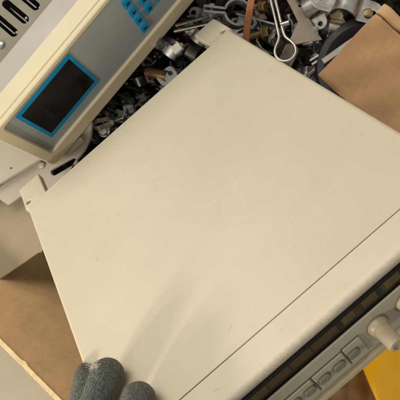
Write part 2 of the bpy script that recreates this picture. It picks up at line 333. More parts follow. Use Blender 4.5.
# right flap folded down into the box, hinged on the far wall's top edge
Z2 = .285
def flap():
    A_ = Pz(375.5, 14, Z2-.004); B_ = Pz(470, 92, Z2-.004); c = Pz(318, 75, .225); d = Pz(413, 160, .225)
    m = MB(); nu, nv = 14, 20
    for k in (0, 1):
        for i in range(nu+1):
            for j in range(nv+1):
                q = A_.lerp(B_, j/nv).lerp(c.lerp(d, j/nv), i/nu); s = i/nu
                q = q+Vector((0, 0, .0012*math.sin(s*math.pi)+.0012*math.sin(j*.9+i*.5)-.0035*k)); m.v.append(tuple(q))
    N1 = (nu+1)*(nv+1); ix = lambda k, i, j: k*N1+i*(nv+1)+j
    for i in range(nu):
        for j in range(nv):
            m.f.append((ix(0,i,j), ix(0,i+1,j), ix(0,i+1,j+1), ix(0,i,j+1))); m.f.append((ix(1,i,j), ix(1,i,j+1), ix(1,i+1,j+1), ix(1,i+1,j)))
    for i in range(nu):
        for j in (0, nv): m.f.append((ix(0,i,j), ix(0,i+1,j), ix(1,i+1,j), ix(1,i,j)))
    for j in range(nv):
        for i in (0, nu): m.f.append((ix(0,i,j), ix(0,i,j+1), ix(1,i,j+1), ix(1,i,j)))
    inv = MBX.inverted(); m.v = [tuple(inv @ Vector(q)) for q in m.v]
    box = empty('cardboard_flap', MBX @ Matrix.Translation((0, L2-.05, .2)), 'brown cardboard flap with a folded upper edge, right of the beige lid', 'cardboard flap')
    inv = Matrix.Identity(4); binv = (MBX @ Matrix.Translation((0, L2-.05, .2))).inverted()
    m.v = [tuple(binv @ (MBX @ Vector(q))) for q in m.v]
    m.build('flap_sheet', M_card, box)
    # rolled fold along the hinge
    r = MB(); e = (B_-A_).normalized(); out = Vector((0,0,1)).cross(e); 
    if out.dot(w2) < 0: out = -out
    up_ = out.cross(e).normalized(); up_ = up_ if up_.z > 0 else -up_
    sec = [(.0012, -.003), (.0012, .0018), (.0024, .0032), (.0085, .0030), (.0098, .0018), (.0098, -.003)]
    vs = []
    for j in range(25):
        q = A_.lerp(B_, j/24); wv = .0004*math.sin(j*1.1)
        for (a, c_) in sec: vs.append(tuple(binv @ (q+out*(a+wv)+up_*(c_+wv))))
    k_ = len(sec); fs = [(j*k_+i, j*k_+(i+1) % k_, (j+1)*k_+(i+1) % k_, (j+1)*k_+i) for j in range(24) for i in range(k_)]+[tuple(range(k_)), tuple(24*k_+i for i in range(k_))]
    r.add(vs, fs); r.build('folded_edge', M_card, box)
flap()
# ------------------------------------------------------------------ instrument in the hand
ins = empty('bench_instrument', MI, 'large flat beige instrument case held tilted by the grey glove, scuffed lid', 'electronic instrument')
SEAM = .2708
def cover_profile(w, t, r, inset=0):
    o = [(inset, -IT+.004)]+[(inset+r-r*math.cos(a), -inset-r+r*math.sin(a)) for a in [math.radians(90*k/6) for k in range(7)]]
    o += [(w-inset-r+r*math.sin(a), -inset-r+r*math.cos(a)) for a in [math.radians(90*k/6) for k in range(7)]]+[(w-inset, -IT+.004)]
    return o
out_ = cover_profile(IW, 0, .0034); inn = cover_profile(IW, 0, .0024, .0012)
b = MB(); b.prism(out_+inn[::-1], 'y', 0, SEAM-.0003); b.build('top_cover', M_lid, ins, bevel=.00035)
# front bezel: bent sheet with rolled front lip
yl = ID-.0040; ry, rz_ = .0075, .0034
ell = lambda a, k=0: (yl-ry+(ry-k)*math.sin(math.radians(a)), -rz_+(rz_-k)*math.cos(math.radians(a)))
prof = [(SEAM+.0003, 0)]+[ell(a) for a in range(0, 91, 10)]+[(yl, -.0040), (yl-.0012, -.0040)]+[ell(a, .0012) for a in range(90, -1, -15)]+[(SEAM+.0003, -.0012)]
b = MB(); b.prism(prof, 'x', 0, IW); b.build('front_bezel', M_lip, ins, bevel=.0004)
b = MB(); b.box(.0016, IW-.0016, .002, ID-.0130, -IT+.003, -.0016); b.build('inner_chassis', M_dark, ins)
b = MB(); b.box(.0005, IW-.0005, .001, ID-.002, -IT, -IT+.0035); b.build('bottom_cover', M_panel, ins, bevel=.0008)
b = MB(); b.box(.002, IW-.002, -.002, .001, -IT+.002, -.0022); b.build('rear_panel', M_sheet, ins, bevel=.0004)
for x0, x1 in ((.0003, .0022), (IW-.0022, IW-.0003)):
    b = MB(); b.box(x0, x1, SEAM+.0005, ID-.004, -IT+.003, -.004); b.build('side_cheek', M_lid, ins)
# display window: recess, modules behind a smoked pane
b = MB(); b.box(.003, IW-.003, ID-.0125, ID-.011, -.0160, -.0016); b.box(.003, IW-.003, ID-.0120, ID-.0019, -.0048, -.0043); b.box(.003, IW-.003, ID-.0118, ID-.0016, -.0149, -.0145)
win = b.build('display_window', M_dark, ins)
for i, (x0, x1, mm) in enumerate([(.030,.0775,1), (.0783,.0885,0), (.0893,.104,1), (.1048,.1185,1), (.1193,.136,1), (.1400,.1478,0), (.1535,.1630,0), (.1690,.1785,0), (.185,.20,1)]):
    b = MB(); b.box(x0, x1, ID-.0090, ID-.0034, -.0137, -.0056); b.build('display_module', [M_module, M_module2][mm], win, bevel=.0004)
b = MB(); b.box(.004, IW-.004, ID-.0026, ID-.0022, -.0144, -.0050); b.build('window_pane', M_pane, ins)
# front panel
b = MB(); b.box(.001, IW-.001, ID-.009, ID-.0006, -.0428, -.0150); fp = b.build('front_panel', M_panel, ins, bevel=.0006)
b = MB(); b.prism([(ID-.008, -.0432), (ID+.0012, -.0432), (ID+.0020, -.0440), (ID+.0020, -.0472), (ID+.0008, -.0482), (ID-.008, -.0482)], 'x', .0008, IW-.0008); b.build('bottom_trim', M_trim, ins, bevel=.0004)
# stepped outline round the button groups: a dark groove with a raised land below
b = MB(); yy = ID-.0006
for x0, x1, z in ((.040, .0755, .0238), (.0762, .1073, .0238), (.1085, .1290, .0238), (.1302, .1415, .0228)):
    b.box(x0, x1, yy-.001, yy+.0012, -.0395, -z-.0006)
b.build('button_surround', M_panel, ins, bevel=.0004)
b = MB()
for x0, x1, z in ((.040, .0755, .0238), (.0762, .1073, .0238), (.1085, .1290, .0238), (.1302, .1415, .0228)):
    b.box(x0-.0006, x1+.0004, yy-.001, yy+.0003, -z-.0006, -z+.0001); b.box(x0-.0006, x0, yy-.001, yy+.0003, -.0395, -z)
b.build('groove_line', M_groove, ins)
x = .0527
while x < .138:
    b = MB(); b.prism(rrect(x-.0036, -.0335, x+.0036, -.0285, .0018), 'y', yy+.001, yy+.0030)
    b.build('push_button', M_button, ins, bevel=.0005)
    b = MB(); b.prism(rrect(x-.0039, -.0338, x+.0039, -.0282, .0020), 'y', yy+.0009, yy+.0014)
    b.build('button_recess', M_groove, ins)
    x += .01015
for kx, kz, ln in ((.1530, -.0275, .019), (.1728, -.0275, .019)):
    Mk = Matrix.Translation((kx, yy, kz)) @ Matrix.Rotation(-math.pi/2, 4, 'X') @ Matrix.Diagonal((.80, .80, .86, 1))
    k = MB(); k.lathe([(.0078, 0), (.0078, .0018), (.0072, .0032), (.0067, .0046), (.0058, .0052)], 40); ko = k.build('knob', M_knob, ins, Mk)
    k = MB(); nn = 96; v = []; f = []
    prf = [(.0060, .0045), (.0060, .006), (.0058, .010), (.0055, ln-.001), (.0050, ln), (.0032, ln+.0003), (.0030, ln-.0004), (.0001, ln-.0004)]
    for (rr, z) in prf:
        for j in range(nn):
            a = 2*math.pi*j/nn; g = (.00032 if (j % 4) in (0, 1) else 0)*(1 if .005 < z < ln-.0005 and rr > .004 else 0); v.append(((rr-g)*math.cos(a), (rr-g)*math.sin(a), z))
    for i in range(len(prf)-1):
        for j in range(nn): f.append((i*nn+j, i*nn+(j+1) % nn, (i+1)*nn+(j+1) % nn, (i+1)*nn+j))
    k.add(v, f); k.build('knob_grip', M_knob, ko)
    k = MB(); k.lathe([(.0090, -.0005), (.0090, .0004), (.0084, .0007)], 40); k.build('knob_ring', M_button, ins, Mk)
# rear feet behind the back edge
def foot(x0, x1, hole):
    me = plate_mesh('rear_foot', [(x0, -.050), (x1, -.050), (x1, -.012), (x1-.004, -.010), (x1-.004, -.002), (x0+.004, -.002), (x0+.004, -.010), (x0, -.012)], [circ(hole[0], hole[1], .0028)], .008, .0010)
    o = obj('rear_foot', me, M_foot, ins, Matrix.Translation((0, 0, -.007)))
    b = MB(); b.lathe([(.0030, -.0080), (.0030, -.0070), (.001, -.0060)], 14, Matrix.Translation((hole[0], hole[1], 0))); b.build('screw', M_steel, o)
foot(.2195, .2440, (.2375, -.018)); foot(-.0050, .0195, (.000, -.020))
# ------------------------------------------------------------------ second instrument, upper left
u = np.array([1, -1.2, 0]); u[2] = -(u[0]*UPc[0]+u[1]*UPc[1])/UPc[2]; u = u/np.linalg.norm(u)+DOWN*.041; u /= np.linalg.norm(u)
dn = DOWN-u*(DOWN@u); dn /= np.linalg.norm(dn)
fr = np.cross(-dn, u); fr = fr if fr[0] > 0 else -fr
M2 = Matrix((WD(u), WD(fr), WD(-dn))).transposed().to_4x4(); M2.translation = Pd(-3, 131, .50)
DW, DH = .33, .117
dev = empty('counter_instrument', M2, 'upright cream framed instrument with grey panel, black display in blue border and blue keys', 'electronic instrument')
# frame: x along the front, y outward (front), z up; front plane y = 0, top z = 0
def ring(out, inn, y0, y1):
    m = MB(); n = len(out); v = [(x, y, z) for y in (y0, y1) for (x, z) in out]+[(x, y, z) for y in (y0, y1) for (x, z) in inn]
    f = []
    for i in range(n):
        j = (i+1) % n
        f += [(i, j, n+j, n+i), (2*n+i, 3*n+i, 3*n+j, 2*n+j), (n+i, n+j, 3*n+j, 3*n+i), (i, 2*n+i, 2*n+j, j)]
    m.add(v, f); return m
XL = -.0075
ring(rrect(XL, -DH, DW, .0002, .008), rrect(.0045, -.0945, DW-.012, -.0052, .004), -.0215, 0).build('bezel_frame', M_bez, dev, bevel=.0022, seg=3)
ring(rrect(XL-.0012, -DH-.0012, DW+.0012, .0010, .009), rrect(XL+.004, -DH+.004, DW-.004, -.004, .006), -.0065, -.0050).build('bezel_ridge', M_bez, dev, bevel=.0005)
b = MB(); b.box(.003, DW-.010, -.0060, -.0028, -.097, -.003); b.build('front_panel', M_pan2, dev)
ring(rrect(.0170, -.0790, .0882, -.0110, .0006), rrect(.0205, -.0735, .0847, -.0165, .0005), -.0028, -.0022).build('display_border', M_teal, dev)
b = MB(); b.box(.0205, .0847, -.0040, -.0024, -.0735, -.0165); b.build('display_window', M_glassd, dev)
# keypad: blue keys with darker printed tops
for i in range(9):
    for j in range(4):
        cx_ = .1548+i*.0142; cz_ = -.0315-.0164*j+.003
        if i > 0 and j == 3: continue
        b = MB(); b.prism(rrect(cx_-.0047, cz_-.0064, cx_+.0047, cz_+.0064, .0008), 'y', -.0035, -.0008)
        k = b.build('key', M_teal2, dev, bevel=.0005)
        b = MB(); b.prism(rrect(cx_-.0019, cz_-.0030, cx_+.0019, cz_+.0008, .0006), 'y', -.0009, -.0006); b.build('key_mark', M_keydark, k)
# body and slotted top cover
b = MB(); b.box(XL+.004, DW-.004, -.25, -.020, -DH+.004, -.030); b.build('body', M_dark, dev)
b = MB(); b.box(XL+.002, XL+.0045, -.26, -.021, -DH+.002, -.004); b.box(DW-.0045, DW-.002, -.26, -.021, -DH+.002, -.004); b.box(XL+.002, DW-.002, -.262, -.26, -DH+.002, -.004); b.build('side_panel', M_cover2, dev)
me = plate_mesh('top_cover', rrect(XL+.003, -.0410, DW-.003, -.0205, .0006), [], .0016)
tcv = obj('top_cover', me, M_cover2, dev, Matrix.Translation((0, 0, -.0012)))
b = MB(); b.prism([(-.0410, -.0014), (-.0410, -.0030), (-.0440, -.0062), (-.0440, -.0046)], 'x', XL+.003, DW-.003); b.build('cover_step', M_cover2, tcv, bevel=.0004)
holes = []
for i in range(-1, 21):
    s = .0120+.01475*i+.0002
    if s < .064: continue
    holes.append(slotp(s, -.0525, s, -.078, .0038))
    holes.append(slotp(s, -.091, s, -.116, .0038))
me = plate_mesh('vent_grille', rrect(XL+.003, -.26, DW-.003, -.0437, .0006), holes, .0014)
obj('vent_grille', me, M_cover3, dev, Matrix.Translation((0, 0, -.0048)))
b = MB()
for i in range(20):
    s = .012+.01475*i
    b.box(s-.0008, s+.0002, -.080, -.056, -.022, -.011-.004*(i % 2)); b.lathe([(.0018, -.02), (.0018, -.009), (.0012, -.0085)], 10, Matrix.Translation((s+.0019, -.0515-.002*(i % 3), 0)))
b.build('inner_heatsink', M_steel, dev)
b = MB(); b.lathe([(.0036, 0), (.0034, .0012), (.002, .0020), (.0004, .0022)], 18); b.build('cover_screw', M_zinc, dev, Matrix.Translation((.0560, -.0545, -.0046)))
# ------------------------------------------------------------------ sheet metal at left
def poly_plate(name, pts, z, th, m, label, cat, holes=(), group=None, tilt=None):
    P = [Pz(x, y, z) for (x, y) in pts]; c = sum(P, Vector())/len(P)
    hs = [[tuple((Pz(x, y, z)-c)[:2]) for (x, y) in h] for h in holes]
    me = plate_mesh(name, [tuple((q-c)[:2]) for q in P], hs, th, min(.0004, th*.3))
    o = obj(name, me, m); o.matrix_world = MT(c, 0, *(tilt or (0, 0))); return tag(o, label, cat, group)
pa = poly_plate('sheet_panel', [(-30,150), (-10,132), (60,125), (44,156), (38,160), (20,171), (-2,184), (-30,196)], .196, .006, M_sheet, 'pale grey sheet metal panel just under the lower left corner of the cream framed instrument', 'metal panel', [circ(11, 168, 1.0, 10)])
pb = poly_plate('slotted_panel', [(-30,200), (0,186), (38,162), (60,150), (75,126), (92,122), (90,138), (84,150), (76,160), (60,190), (34,214), (24,204), (22,195), (8,205), (-4,197), (-30,213)], .186, .0045, M_sheet, 'pale grey sheet metal panel with a dark slot, beside the beige lid\'s back left corner', 'metal panel', [slotp(54, 172, 73, 161, 3.4)])
b = MB(); b.lathe([(.0036, 0), (.0036, .0022), (.0028, .003), (.0010, .0033)], 20); b.build('round_stud', M_sheet, pb, pb.matrix_world.inverted() @ MT(Pz(42, 165, .1865)))
b = MB(); b.box(-.012, .012, -.003, .003, 0, .004); b.build('ridge', M_sheet, pb, pb.matrix_world.inverted() @ MT(Pz(75, 147, .1865), .65), bevel=.0008)
poly_plate('greige_sheet', [(-20,214), (20,190), (80,180), (110,235), (72,236), (45,247), (41,252), (37,253), (22,264), (0,279), (-16,290)], .172, .004, M_sheet2, 'dull greige flat sheet lying in shade left of the beige lid', 'metal panel')
# ------------------------------------------------------------------ lower right: yellow tub and kraft paper
TUBZ = .118
def tub():
    # rounded-corner tapered tub lying on its side, bottom corner towards the left
    A_ = Pz(347.5, 350, TUBZ)
    ax1 = (Pz(376, 408, TUBZ)-A_).normalized(); ax3 = Vector((0, 0, 1)); ax2 = ax3.cross(ax1)
    if ax2.dot(Pz(460, 325, TUBZ)-A_) < 0: ax2 = -ax2
    mt = Matrix((ax1, ax2, ax3)).transposed().to_4x4(); mt.translation = A_
    print('TUB box coords', MBX.inverted() @ A_, MBX.inverted() @ (A_+ax1*.14), MBX.inverted() @ Pz(240, 345, .03), MBX.inverted() @ Pz(378, 345, .03), MBX.inverted() @ Pz(240, 470, .03), 'hand', ax1.cross(ax2).z)
    m = MB(); secs = []
    for (t, ins_) in ((0, .008), (.003, .003), (.006, .0012), (.018, .0006), (.032, 0), (.048, -.0008), (.15, -.005)):
        ch = max(.0009, .019*(1-abs(t-.020)/.019)) if t < .06 else .0009
        poly = [(ins_+.004, -.005-ch), (.0046+ins_*.6, -.0005-ch), (.0052+ch+ins_*.4, -ins_*.3), (.112-ins_, -ins_*.3), (.124-ins_, -.012), (.122-ins_, -TUBZ+.003), (.118, -TUBZ), (.016, -TUBZ), (.012+ins_, -TUBZ+.004)]
        secs.append([(t, a, c_) for a, c_ in poly])
    n = len(secs[0]); v = sum(secs, []); f = [tuple(range(n))[::-1], tuple((len(secs)-1)*n+k for k in range(n))]
    for i in range(len(secs)-1):
        for k in range(n): f.append((i*n+k, i*n+(k+1) % n, (i+1)*n+(k+1) % n, (i+1)*n+k))
    m.add(v, f)
    root = empty('plastic_tub', mt, 'yellow plastic tub below the knob of the beige instrument', 'plastic tub')
    m.build('tub_body', M_yel, root, bevel=.0007)
    m2 = MB(); m2.prism([(.002, .0016), (.004, .0040), (.100, .0040), (.104, .0016), (.104, .0004), (.002, .0004)], 'x', .100, .108); m2.build('rib', M_yel, root, None, bevel=.0005)
tub()
def crumple():
    m = MB(); n = 46; m_ = 34
    o_ = Pz(280, 352, .035); ex = Pz(376, 352, .035)-o_; ey = Pz(280, 470, .035)-o_; ez = Vector((0, 0, 1))
    rr = np.random.RandomState(5); waves = [(rr.uniform(-16, 22), rr.uniform(-16, 22), rr.uniform(0, 6), rr.uniform(.0006, .0022)) for _ in range(11)]
    for k in (0, 1):
        for i in range(n+1):
            for j in range(m_+1):
                a, c_ = i/n, j/m_
                h = sum(w*abs(math.sin(x_*a+y_*c_+ph)) for x_, y_, ph, w in waves)
                edge = .05*max(0, a-.62)**1.6*2.2 + .02*max(0, .16-c_)*3
                q = o_+ex*(a*(1-.05*c_)+.02*math.sin(c_*7))+ey*(c_+.05*math.sin(a*5)*(1-c_))+ez*(h-edge-.0008*k-.004); m.v.append(tuple(q))
    N1 = (n+1)*(m_+1); ix = lambda k, i, j: k*N1+i*(m_+1)+j
    for i in range(n):
        for j in range(m_):
            m.f.append((ix(0,i,j), ix(0,i+1,j), ix(0,i+1,j+1), ix(0,i,j+1))); m.f.append((ix(1,i,j), ix(1,i,j+1), ix(1,i+1,j+1), ix(1,i+1,j)))
    for i in range(n):
        for j in (0, m_): m.f.append((ix(0,i,j), ix(0,i+1,j), ix(1,i+1,j), ix(1,i,j)))
    for j in range(m_):
        for i in (0, n): m.f.append((ix(0,i,j), ix(0,i,j+1), ix(1,i,j+1), ix(1,i,j)))
    o = m.build('kraft_paper', M_kraft); tag(o, 'crumpled brown kraft paper below the button row of the beige instrument', 'packing paper')
crumple()
# ------------------------------------------------------------------ scrap metal
def place(name, me, m, mtx, label, cat, group=None, bevel=0):
    o = obj(name, me, m, None, mtx, bevel); return tag(o, label, cat, group)
D2R = math.radians
def img_rot(dx, dy, z=.18, px=250, py=30):      # heading (about world z) of a picture direction on the ground
    v = Pz(px+dx, py+dy, z)-Pz(px, py, z); return math.atan2(v.y, v.x)
def bolt_mesh(ln=.022, r=.0025, washer=True):
    b = MB(); b.lathe([(r*1.75, 0), (r*1.75, r*1.2), (r*1.5, r*1.45)], 6)
    if washer: b.lathe([(r*2.3, -.0008), (r*2.3, 0)], 20)
    pr = []; n = int(ln/.0008)
    for i in range(n): pr += [(r, -.0008-i*.0008), (r*.86, -.0008-(i+.5)*.0008)]
    b.lathe(pr, 12); return b.mesh('bolt')
def nut_mesh(r=.0055):
    b = MB(); v = []; f = []; n = 24; hx = lambda a: r/max(.866, math.cos((a+math.pi/6) % (math.pi/3)-math.pi/6))*.9
    rings = [(0, lambda a: r*.5), (0, hx), (r*.75, hx), (r*.75, lambda a: r*.5)]
    for z, fn in rings:
        for k in range(n): a = 2*math.pi*k/n; v.append((fn(a)*math.cos(a), fn(a)*math.sin(a), z))
    for i in range(4):
        for k in range(n): f.append((i*n+k, i*n+(k+1) % n, ((i+1) % 4)*n+(k+1) % n, ((i+1) % 4)*n+k))
    b.add(v, f); return b.mesh('nut')
def washer_mesh(r=.007): return plate_mesh('washer', circ(0, 0, r, 28), [circ(0, 0, r*.48, 20)], .0012, .0002)
def saddle_mesh(r=.009, w=.013, foot_=.013, th=.0014):
    b = MB(); path = arc(0, 0, r, 180, 0, 14); b.strip([(-r, 0)]+path+[(r, 0)], w, th)
    for s in (-1, 1):
        out = [(s*(r-.0003), -w/2)]+[(s*(r+foot_-w/2+w/2*math.cos(t)), w/2*math.sin(t)) for t in [math.radians(-90+180*k/8) for k in range(9)]]+[(s*(r-.0003), w/2)]
        me = plate_mesh('foot', out, [circ(s*(r+foot_*.6), 0, .0024, 14)], th, .0002)
        b.add([v.co[:] for v in me.vertices], [tuple(p_.vertices) for p_ in me.polygons], Matrix.Translation((0, 0, th/2)))
        bpy.data.meshes.remove(me)
    return b.mesh('saddle')
def ring_clamp_mesh(r=.0125, w=.011, th=.0022, ear=.014):
    b = MB(); path = arc(0, 0, r, 78, -258+180+180, 30) if 0 else arc(0, 0, r, 100, 440, 34); b.strip(path, w, th)
    for s in (-1, 1):
        x = s*r*.176; b.strip([(x, r*.96), (x*1.15, r+ear*.5), (x*1.15, r+ear)], w, th)
    b.lathe([(.0042, -.0062), (.0042, -.0036), (.0022, -.0034), (.0022, .0060)], 6, Matrix.Translation((0, 0, r+ear*.62)) @ Matrix.Rotation(math.pi/2, 4, 'Y')); return b.mesh('ring_clamp')
def bracket_mesh(a=.022, h=.016, w=.014, th=.0018):
    b = MB()
    me = plate_mesh('t', rrect(0, -w/2, a, w/2, .002), [circ(a*.6, 0, .0026, 14)], th, .0002); b.add([v.co[:] for v in me.vertices], [tuple(p_.vertices) for p_ in me.polygons], Matrix.Translation((0, 0, th)))
    me2 = plate_mesh('t', rrect(0, -w/2, h, w/2, .002), [circ(h*.6, 0, .0026, 14)], th, .0002); b.add([v.co[:] for v in me2.vertices], [tuple(p_.vertices) for p_ in me2.polygons], Matrix.Rotation(-math.pi/2, 4, 'Y') @ Matrix.Translation((0, 0, 0)))
    return b.mesh('angle_bracket')
def channel_mesh(ln=.045, w=.016, h=.010, th=.0016):
    b = MB(); b.prism([(-w/2, 0), (w/2, 0), (w/2, h), (w/2-th, h), (w/2-th, th), (-w/2+th, th), (-w/2+th, h), (-w/2, h)], 'x', -ln/2, ln/2); return b.mesh('channel')
def clip_mesh(r=.006, w=.008, th=.0011):
    b = MB(); b.strip([(r*2.6, -r-.0002), (r*1.2, -r)]+arc(0, 0, r, -70, -290, 16)+[(r*1.2, r*.5), (r*2.6, r*.2)], w, th); return b.mesh('spring_clip')
def rod_mesh(ln=.05, r=.0022):
    b = MB(); b.lathe([(r*.7, -ln/2-.0006), (r, -ln/2), (r, ln/2), (r*.7, ln/2+.0006)], 14); return b.mesh('rod')
def tab_mesh(a=.018, w=.011, th=.0015): return plate_mesh('tab', rrect(-a/2, -w/2, a/2, w/2, w*.3), [circ(a*.22, 0, .0024, 14)], th, .0002)
def bentwire_mesh():
    b = MB(); r_ = random.Random(4); b.tube([(-.02, 0, 0), (-.012, .004, .001), (-.004, .005, .002), (.004, 0, .002), (.01, -.006, .001), (.018, -.006, .003), (.024, -.002, .005)], .0011, 8); return b.mesh('wire')

# --- the pieces one can pick out along the top
z1 = .178
place('ring_clamp', ring_clamp_mesh(.0125, .010, .0022, .020), M_gal, MT(Pz(237, 14, .203), img_rot(-1, .05)+math.pi/2, D2R(68), 0) , 'open grey pipe ring clamp lying behind the beige lid\'s back right corner', 'pipe clamp')
place('channel', channel_mesh(.042, .017, .012), M_gal, MT(Pz(256, 29, .168), img_rot(1, .28), D2R(12), 0), 'short grey steel channel under the copper brown strip', 'steel channel')
place('channel', channel_mesh(.020, .012, .007), M_gal, MT(Pz(241, 27, .186), img_rot(.45, -1), D2R(190), D2R(8)), 'small pale grey channel piece beside the copper brown strip, near the lid corner', 'steel channel')
b = MB(); b.strip([(-.026, -.010), (-.010, -.002), (.006, .003), (.030, .005)], .0062, .0014); place('metal_strip', b.mesh('strip'), M_rust, MT(Pz(249.5, 13, .222), img_rot(.22, -1)), 'flat copper brown strip standing up behind the beige lid', 'metal strip')
place('bolt', bolt_mesh(.02, .003), M_brass, MT(Pz(262, 7, .192), img_rot(1, .2), 0, D2R(65)), 'brass coloured bolt with washer at the very top, right of the copper strip', 'bolt')
place('bolt', bolt_mesh(.016, .0032), M_brass, MT(Pz(265, 33, .187), img_rot(1, -.1), 0, D2R(70)), 'brass coloured bolt next to the wire loop hanger, just behind the lid edge', 'bolt')
# wire loop hanger: pear-shaped loop with two straight legs
def hanger():
    b = MB(); loop = []
    top = [(-.0022, .047, 0), (-.0022, .012, 0)]
    c_ = [(-.0022, .012, 0), (-.0030, .006, 0), (-.0075, .000, 0), (-.0100, -.006, 0), (-.0092, -.0125, 0), (-.0050, -.0170, 0), (0, -.0185, 0)]
    left = [(-.0022, .062, .004), (-.0022, .040, .002)]+c_; right = [(-x, y, z) for x, y, z in left[::-1]][1:]
    pts = left+right
    # smooth
    for _ in range(3):
        pts = [pts[0]]+sum([[tuple(Vector(p_)*.75+Vector(q_)*.25), tuple(Vector(p_)*.25+Vector(q_)*.75)] for p_, q_ in zip(pts[:-1], pts[1:])], [])+[pts[-1]]
    b.tube(pts, .00155, 10)
    o = place('loop_hanger', b.mesh('loop_hanger'), M_zinc, MT(Pz(283.5, 44, .200), img_rot(.235, 1)+math.pi/2, D2R(-8), 0), 'shiny pear shaped wire loop with two straight legs, at the lid\'s back edge', 'wire hanger')
    k = MB(); k.lathe([(.0030, -.004), (.0030, .004), (.002, .0046)], 12, MT((0.0055, .020, 0), 0, 0, D2R(90))); k.build('pinch_screw', M_zinc, o)
hanger()
poly_plate('bent_plate', [(285,-6), (299,-6), (309,17), (322,40), (293,47), (290,41), (298,22), (291,6)], .192, .0022, mat('tan_zinc', lin(170, 156, 138), .55, .8, .15, 80), 'tan grey angular steel plate lying right of the wire loop hanger', 'steel plate', [circ(300, 4, 1.6, 12)], tilt=(D2R(-10), D2R(10)))
place('saddle_clamp', saddle_mesh(.010, .015, .014), M_zinc, MT(Pz(314, 6, .190), img_rot(-.35, -1), D2R(-22), D2R(-6)), 'shiny zinc saddle clamp with a holed foot, near the right part of the top edge', 'pipe clamp')
o = place('saddle_clamp', saddle_mesh(.0115, .023, .022, .0016), M_zinc, MT(Pz(347, 6, .204), img_rot(1, .28), D2R(-10), D2R(4)), 'wide zinc saddle clamp with a screw in its foot, touching the cardboard flap', 'pipe clamp')
k = MB(); k.lathe([(.0044, 0), (.0044, .0010), (.0032, .0022), (.0006, .0026)], 20); k.box(-.0032, .0032, -.0004, .0004, .0022, .0029); k.build('screw', M_brass, o, Matrix.Translation((.0200, -.002, .0016)) @ Matrix.Rotation(.8, 4, 'Z'))
place('holed_tab', tab_mesh(.020, .012), M_brass, MT(Pz(337, 18, .187), img_rot(.6, 1), D2R(-25), D2R(10)), 'brassy steel tab with a hole, left of the wide saddle clamp', 'metal tab')
place('spring_clip', clip_mesh(.008, .012, .0014), M_gal, MT(Pz(328, 6, .18), img_rot(.3, 1), D2R(30), 0), 'grey spring clip between the two zinc saddle clamps', 'spring clip')
# black rubber ring partly under the flap
b = MB(); b.lathe([(.043, -.008), (.046, -.004), (.046, .004), (.043, .009), (.037, .010), (.033, .006), (.030, 0), (.033, -.007)], 56, closed=True)
place('rubber_ring', b.mesh('rubber_ring'), M_rub, MT(Pz(366, 67, .188), 0, D2R(4), D2R(-5)), 'black rubber ring half hidden under the right cardboard flap', 'rubber ring')
b = MB(); b.strip([(x, .0008*math.sin(x*150)) for x in np.linspace(-.016, .016, 9)], .0045, .0012)
place('plastic_strip', b.mesh('plastic_strip'), M_pale, MT(Pz(338.5, 50.5, .226), img_rot(1, -.72), D2R(10), 0), 'thin pale plastic strip along the cardboard flap\'s edge over the black ring', 'plastic strip')
b = MB(); b.box(-.0048, .0048, -.0042, .0042, 0, .0075); b.box(.0045, .0068, -.0018, .0018, .0015, .005); place('plastic_plug', b.mesh('plug'), M_white, MT(Pz(178.5, 48.5, .186), img_rot(1, -.75, px=180, py=48), D2R(12), D2R(-10)), 'small white plastic plug in the dark scrap between the two instruments', 'plastic plug', bevel=.0008)
place('rod', rod_mesh(.042, .0019), M_steel, MT(Pz(196, 20, .190), img_rot(1, -.28), 0, D2R(90)), 'grey steel rod pointing at the lid\'s back right foot, upper one of two', 'steel rod')
place('rod', rod_mesh(.040, .0024), M_steel, MT(Pz(193, 27, .184), img_rot(1, -.18), 0, D2R(86)), 'grey steel rod pointing at the lid\'s back right foot, lower one of two', 'steel rod')
place('saddle_clamp', saddle_mesh(.0085, .012, .012), M_gal, MT(Pz(201, 37, .178), img_rot(1, .7), D2R(20), D2R(12)), 'grey saddle clamp in the gap, right of the small white plug', 'pipe clamp')
b = MB(); b.lathe([(.0052, -.013), (.0055, -.012), (.0055, .012), (.0052, .013), (.0042, .012), (.0042, -.012)], 20, closed=True); place('pipe_stub', b.mesh('pipe_stub'), mat('brown_steel', lin(128, 104, 78), .42, .9, .25, 100), MT(Pz(157, 74, .178), img_rot(.35, -1, px=157, py=74), D2R(75), 0), 'short brownish pipe stub standing in the gap between the instruments', 'pipe stub')
place('holed_tab', tab_mesh(.020, .014), M_zinc, MT(Pz(167, 76, .180), img_rot(1, -.9, px=165, py=76), D2R(14), D2R(8)), 'pale zinc tab against the lid edge, below the brownish pipe stub', 'metal tab')
place('spring_clip', clip_mesh(.006, .006), M_zinc, MT(Pz(99, 124, .172), img_rot(1, -.2, px=99, py=124), D2R(60), D2R(10)), 'bright spring clip at the narrow lower end of the gap', 'spring clip')
place('bolt', bolt_mesh(.012, .0018), M_zinc, MT(Pz(112, 122, .172), img_rot(.5, 1, px=110, py=122), D2R(70), 0), 'tiny bright bolt at the narrow lower end of the gap', 'bolt')
